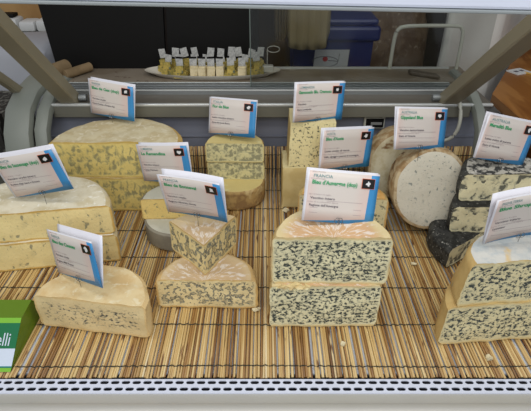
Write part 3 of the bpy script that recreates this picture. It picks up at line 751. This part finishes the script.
# ------------------------------------------------ behind the counter
def board(name, pts, y, th_, m, label):
    bm = bmesh.new(); A = [bm.verts.new((x_, y, z_)) for x_, z_ in pts]; B = [bm.verts.new((x_, y + th_, z_)) for x_, z_ in pts]
    bm.faces.new(A); bm.faces.new(B[::-1])
    for i in range(len(A)): bm.faces.new((A[i], B[i], B[(i + 1) % len(A)], A[(i + 1) % len(A)]))
    bmesh.ops.recalc_face_normals(bm, faces=bm.faces); return tag(mesh_obj(name, bm, m), label, 'board')
board('black_board', [(-.637, .2505), (-.305, .2505), (-.285, .60), (-.662, .60)], 1.503, .02, M['black'], 'large black board behind the counter with slanted left edge')
board('black_board', [(-.296, .2505), (-.02, .2505), (-.02, .60), (-.276, .60)], 1.504, .02, M['black'], 'black board right of the slanted one, behind the sample tray')
# brown paper rolls
def roll(p0, p1, r_, name, label, m):
    bm = bmesh.new(); d = (Vector(p1) - Vector(p0)).normalized()
    tube(bm, [Vector(p0), Vector(p0) + d * .001, Vector(p1) - d * .001, Vector(p1)], [r_ * .8, r_, r_, r_ * .8], 18)
    tag(mesh_obj(name, bm, m, None, True), label, 'roll')
tanp = two('tan wrapping paper', (128, 108, 80), (112, 94, 68), 12, bmp=0)
roll((-.615, 1.37, .274), (-.582, 1.442, .274), .022, 'paper_roll', 'thick tan paper roll on the counter left of the black board', tanp)
roll((-.575, 1.395, .2645), (-.525, 1.475, .2645), .0135, 'paper_roll', 'thin tan paper roll beside the thick one at the board foot', tanp)
# tan plywood and shelf at the far left
board('plywood_panel', [(-1.9, -.9), (-.85, -.9), (-.85, 1.0), (-1.9, 1.0)], 2.35, .04, two('plywood', (176, 140, 92), (160, 122, 76), 5, bmp=0, stretch=(1, 1, .3)), 'pale plywood panel standing at the far left')
t = thing('wall_shelf', 'white shelf with thick edge in front of the plywood panel', 'shelf', (-1.13, 2.15, .225))
bm = bmesh.new(); box(bm, -.30, .30, -.12, .15, -.02, 0); mesh_obj('shelf_board', bm, M['post'], t)
bm = bmesh.new(); box(bm, -.29, -.27, -.1, .15, -1.2, -.02); box(bm, .27, .29, -.1, .15, -1.2, -.02); mesh_obj('shelf_support', bm, M['post'], t)
bm = bmesh.new()
for i in range(5): box(bm, -.17 + i * .07, -.105 + i * .07, -.04, .04, 0, .040 + .005 * (i % 3), bev=.01)
tag(mesh_obj('packet_row', bm, M['white'], None, True, (-1.04, 2.12, .225)), 'row of white plastic packets lying on the far left shelf', 'packet', kind='stuff')
bm = bmesh.new(); box(bm, -.09, .02, -.02, .03, 0, .014, bev=.004)
tag(mesh_obj('black_strap', bm, M['black'], None, False, (-1.04, 2.12, .276)), 'black strap lying on the white packets at the far left', 'strap')
bm = bmesh.new(); box(bm, -.19, .19, -.12, .12, 0, 1.13, bev=.03)
for v in bm.verts: v.co = jig(v.co, .02, 5, 3)
tag(mesh_obj('plastic_crate', bm, plain('milky plastic', (164, 166, 172), .4), None, True, (-.95, 1.86, -.88)), 'milky white plastic bin beside the black board, seen past the lid arm', 'bin')
bm = bmesh.new(); box(bm, -.18, .18, -.12, .12, 0, .9); tag(mesh_obj('dark_basket', bm, two('dark wicker', (44, 42, 38), (110, 108, 100), 60, .5, .6, stretch=(1, 1, .3)), None, False, (-.98, 1.50, -.76)), 'dark woven basket on the floor outside the left end of the case', 'basket')
# blue bin with a paper notice
t = thing('blue_bin', 'dark blue wheeled bin with rim, behind the sliding glass', 'bin', (.262, 2.12, -.9))
blue = plain('blue bin plastic', (16, 34, 98), .4)
bm = bmesh.new(); vs = box(bm, -.155, .155, -.17, .17, 0, 1.16)
for v in vs:
    if v.co.z < .5: v.co.x *= .8; v.co.y *= .9
mesh_obj('bin_body', bm, blue, t)
bm = bmesh.new(); box(bm, -.175, .175, -.195, .20, 1.125, 1.18, bev=.012); box(bm, -.165, .165, -.185, .19, 1.18, 1.205, bev=.01); mesh_obj('bin_lid', bm, blue, t)
nt_ = thing('paper_notice', 'white paper sheet with a red mark taped to the blue bin', 'notice', (.250, 1.914, .108))
bm = bmesh.new(); box(bm, -.066, .066, 0, .002, 0, .090)
for v in bm.verts: v.co.x += (v.co.z) * .06
mesh_obj('sheet', bm, plain('notice paper', (178, 180, 180), .6), nt_)
bm = bmesh.new(); bmesh.ops.create_circle(bm, cap_ends=True, segments=14, radius=.010, matrix=Matrix.Translation((-.02, -.001, .055)) @ Matrix.Rotation(R(90), 4, 'X')); mesh_obj('red_mark', bm, plain('red print', (170, 40, 40), .6), nt_)
bm = bmesh.new(); tube(bm, [(-.02 + .05 * math.cos(a_), -.001, .045 + .02 * math.sin(a_)) for a_ in [i * .3 for i in range(-5, 12)]], .0015, 4); tube(bm, [(-.01, -.001, .05), (.03, -.001, .046), (.034, -.001, .075)], .0015, 4)
mesh_obj('printed_line', bm, plain('grey print2', (110, 108, 112), .6), nt_)
# towels on a rail
bm = bmesh.new(); tube(bm, [(-.3, 1.76, .52), (.7, 1.76, .52)], .01, 10); box(bm, -.305, -.295, 1.75, 1.77, -.9, .53); box(bm, .695, .705, 1.75, 1.77, -.9, .53)
tag(mesh_obj('towel_rail', bm, M['chrome']), 'steel rail on posts behind the counter', 'rail')
def towel(x0, x1, zb, m, label, yo):
    bm = bmesh.new(); nx, nz = 14, 14; rows = []
    path = [(1.7635 + yo * 0 + .012, zb + .06)] + [(1.776, zb + .06 + (.52 - zb - .06) * i / 6) for i in range(1, 7)] + [(1.76, .534), (1.744, .52)] + [(1.742 - yo, .52 - (.52 - zb) * i / 9) for i in range(1, 10)]
    for j, (y_, z_) in enumerate(path):
        u_ = 1 if j > 8 else 0
        rows.append([bm.verts.new((x0 + (x1 - x0) * (i / nx - .5) * (1 - (.12 if (j >= len(path) - 2 and i in (0, nx)) else 0)) + (x1 - x0) * .5, y_ - u_ * .006 * math.sin(i * 1.6), z_ + (.012 * (abs(i - nx / 2) / (nx / 2)) ** 4 if j == len(path) - 1 else 0))) for i in range(nx + 1)])
    for A, B in zip(rows, rows[1:]):
        for i in range(nx): bm.faces.new((A[i], A[i + 1], B[i + 1], B[i]))
    o = mesh_obj('hanging_towel', bm, m, None, True); sd = o.modifiers.new('s', 'SOLIDIFY'); sd.thickness = .006
    tag(o, label, 'towel', 'towels on the rail')
tw1 = plain('cream towel', (140, 126, 92), .9); tw2 = plain('tan towel', (104, 90, 62), .9)
towel(.075, .215, .245, tw1, 'wide cream towel hanging in front of the blue bin', 0)
towel(.035, .070, .275, tw2, 'narrow tan towel hanging left of the wide cream one', 0)
# burlap sack
bm = bmesh.new(); bmesh.ops.create_uvsphere(bm, u_segments=32, v_segments=24, radius=1)
for v in bm.verts: v.co = jig(Vector((v.co.x * .205, v.co.y * .15, max(v.co.z, -.92) * .72)), .035, 6, 4)
tag(mesh_obj('burlap_sack', bm, two('mottled burlap', (134, 112, 90), (108, 86, 66), 14, c3=(176, 160, 136), s3=40, t3=(.58, .70), bmp=.004), None, True, (.605, 2.50, -.235)), 'tall mottled brown sack behind the glass right of the blue bin', 'sack')
# wire frame on the counter
bm = bmesh.new()
tube(bm, smooth_path([(.378, 1.50, .250), (.380, 1.50, .32), (.382, 1.50, .352), (.388, 1.50, .367), (.402, 1.50, .375), (.45, 1.50, .377), (.56, 1.50, .377), (.575, 1.50, .372), (.582, 1.50, .35), (.582, 1.50, .250)]), .0055, 10)
tag(mesh_obj('wire_rack', bm, M['hose'], None, True), 'pale bent tube frame standing on the counter behind the glass', 'rack')
bm = bmesh.new(); box(bm, .425, .50, 1.395, 1.425, .2502, .262, bev=.004)
for v in bm.verts: v.co.y += -(v.co.x - .46) * .6 + .02
tag(mesh_obj('counter_brush', bm, plain('brown handle', (84, 74, 62), .5)), 'short dark handle lying on the counter near the right arm', 'handle')
# plastic covered thing at the right
bm = bmesh.new(); nx, nz = 40, 30; g = []
def cov(u_, t_):
    # around three sides, bottom to top
    x_ = (.572 + .75 * u_) if u_ < .3 else (.797 + .70 * (u_ - .3)); y_ = (1.60 + .4 * u_) if u_ < .3 else (1.72 + 1.2 * (u_ - .3))
    q = Vector((x_, y_, -.88 + 1.38 * t_))
    q.y += .022 * math.sin(u_ * 15 + 2 * math.sin(t_ * 6)) * (1.1 - t_ * .5) + .02 * noise.noise(Vector((u_ * 7, t_ * 9, 1)))
    q.x -= .04 * (1 - t_) * (1 - u_) * .8
    return q
for i in range(nx + 1): g.append([bm.verts.new(cov(i / nx, j / nz)) for j in range(nz + 1)])
for i in range(nx):
    for j in range(nz): bm.faces.new((g[i][j], g[i + 1][j], g[i + 1][j + 1], g[i][j + 1]))
o = mesh_obj('plastic_sheet', bm, plain('milky sheet', (196, 194, 188), .35), None, True); sd = o.modifiers.new('s', 'SOLIDIFY'); sd.thickness = .02; sd.offset = -1
tag(o, 'milky white plastic cover draped over something behind the right arm', 'cover')
# wooden table on the right
wood = two('orange brown wood', (138, 88, 40), (112, 66, 28), 6, c3=(158, 108, 56), s3=9, t3=(.5, .6), rough=.35, bmp=0, stretch=(1, .25, 1))
t = thing('wooden_table', 'orange brown wooden table outside the right end of the case', 'table', (0, 0, 0))
bm = bmesh.new(); pts = [(.74, .75), (2.2, .75), (2.2, 2.5), (1.30, 2.5), (.74, 1.56)]
A = [bm.verts.new((x_, y_, .15)) for x_, y_ in pts]; B = [bm.verts.new((x_, y_, .12)) for x_, y_ in pts]
bm.faces.new(A[::-1]); bm.faces.new(B)
for i in range(5): bm.faces.new((A[i], A[(i + 1) % 5], B[(i + 1) % 5], B[i]))
bmesh.ops.recalc_face_normals(bm, faces=bm.faces); mesh_obj('tabletop', bm, wood, t)
for x_, y_ in ((.98, .85), (2.1, .85), (1.4, 2.4), (2.1, 2.4)):
    bm = bmesh.new(); box(bm, x_ - .03, x_ + .03, y_ - .03, y_ + .03, -.9, .12); mesh_obj('leg', bm, wood, t)
tg = thing('price_tag', 'small white tag with dark marks lying on the wooden table', 'tag', (.925, 1.79, .1505), (0, 0, R(25)))
bm = bmesh.new(); box(bm, -.034, .034, -.026, .026, 0, .004); mesh_obj('tag_plate', bm, M['white'], tg)
bm = bmesh.new(); box(bm, -.022, -.006, -.008, .007, .004, .0045); box(bm, .006, .020, -.009, .008, .004, .0045); mesh_obj('tag_mark', bm, M['ink'], tg)
bm = bmesh.new(); tube(bm, [(.01, -.018, .002), (.016, -.045, .002)], .004, 6); mesh_obj('tag_cord', bm, plain('yellow cord', (190, 150, 70), .6), tg)
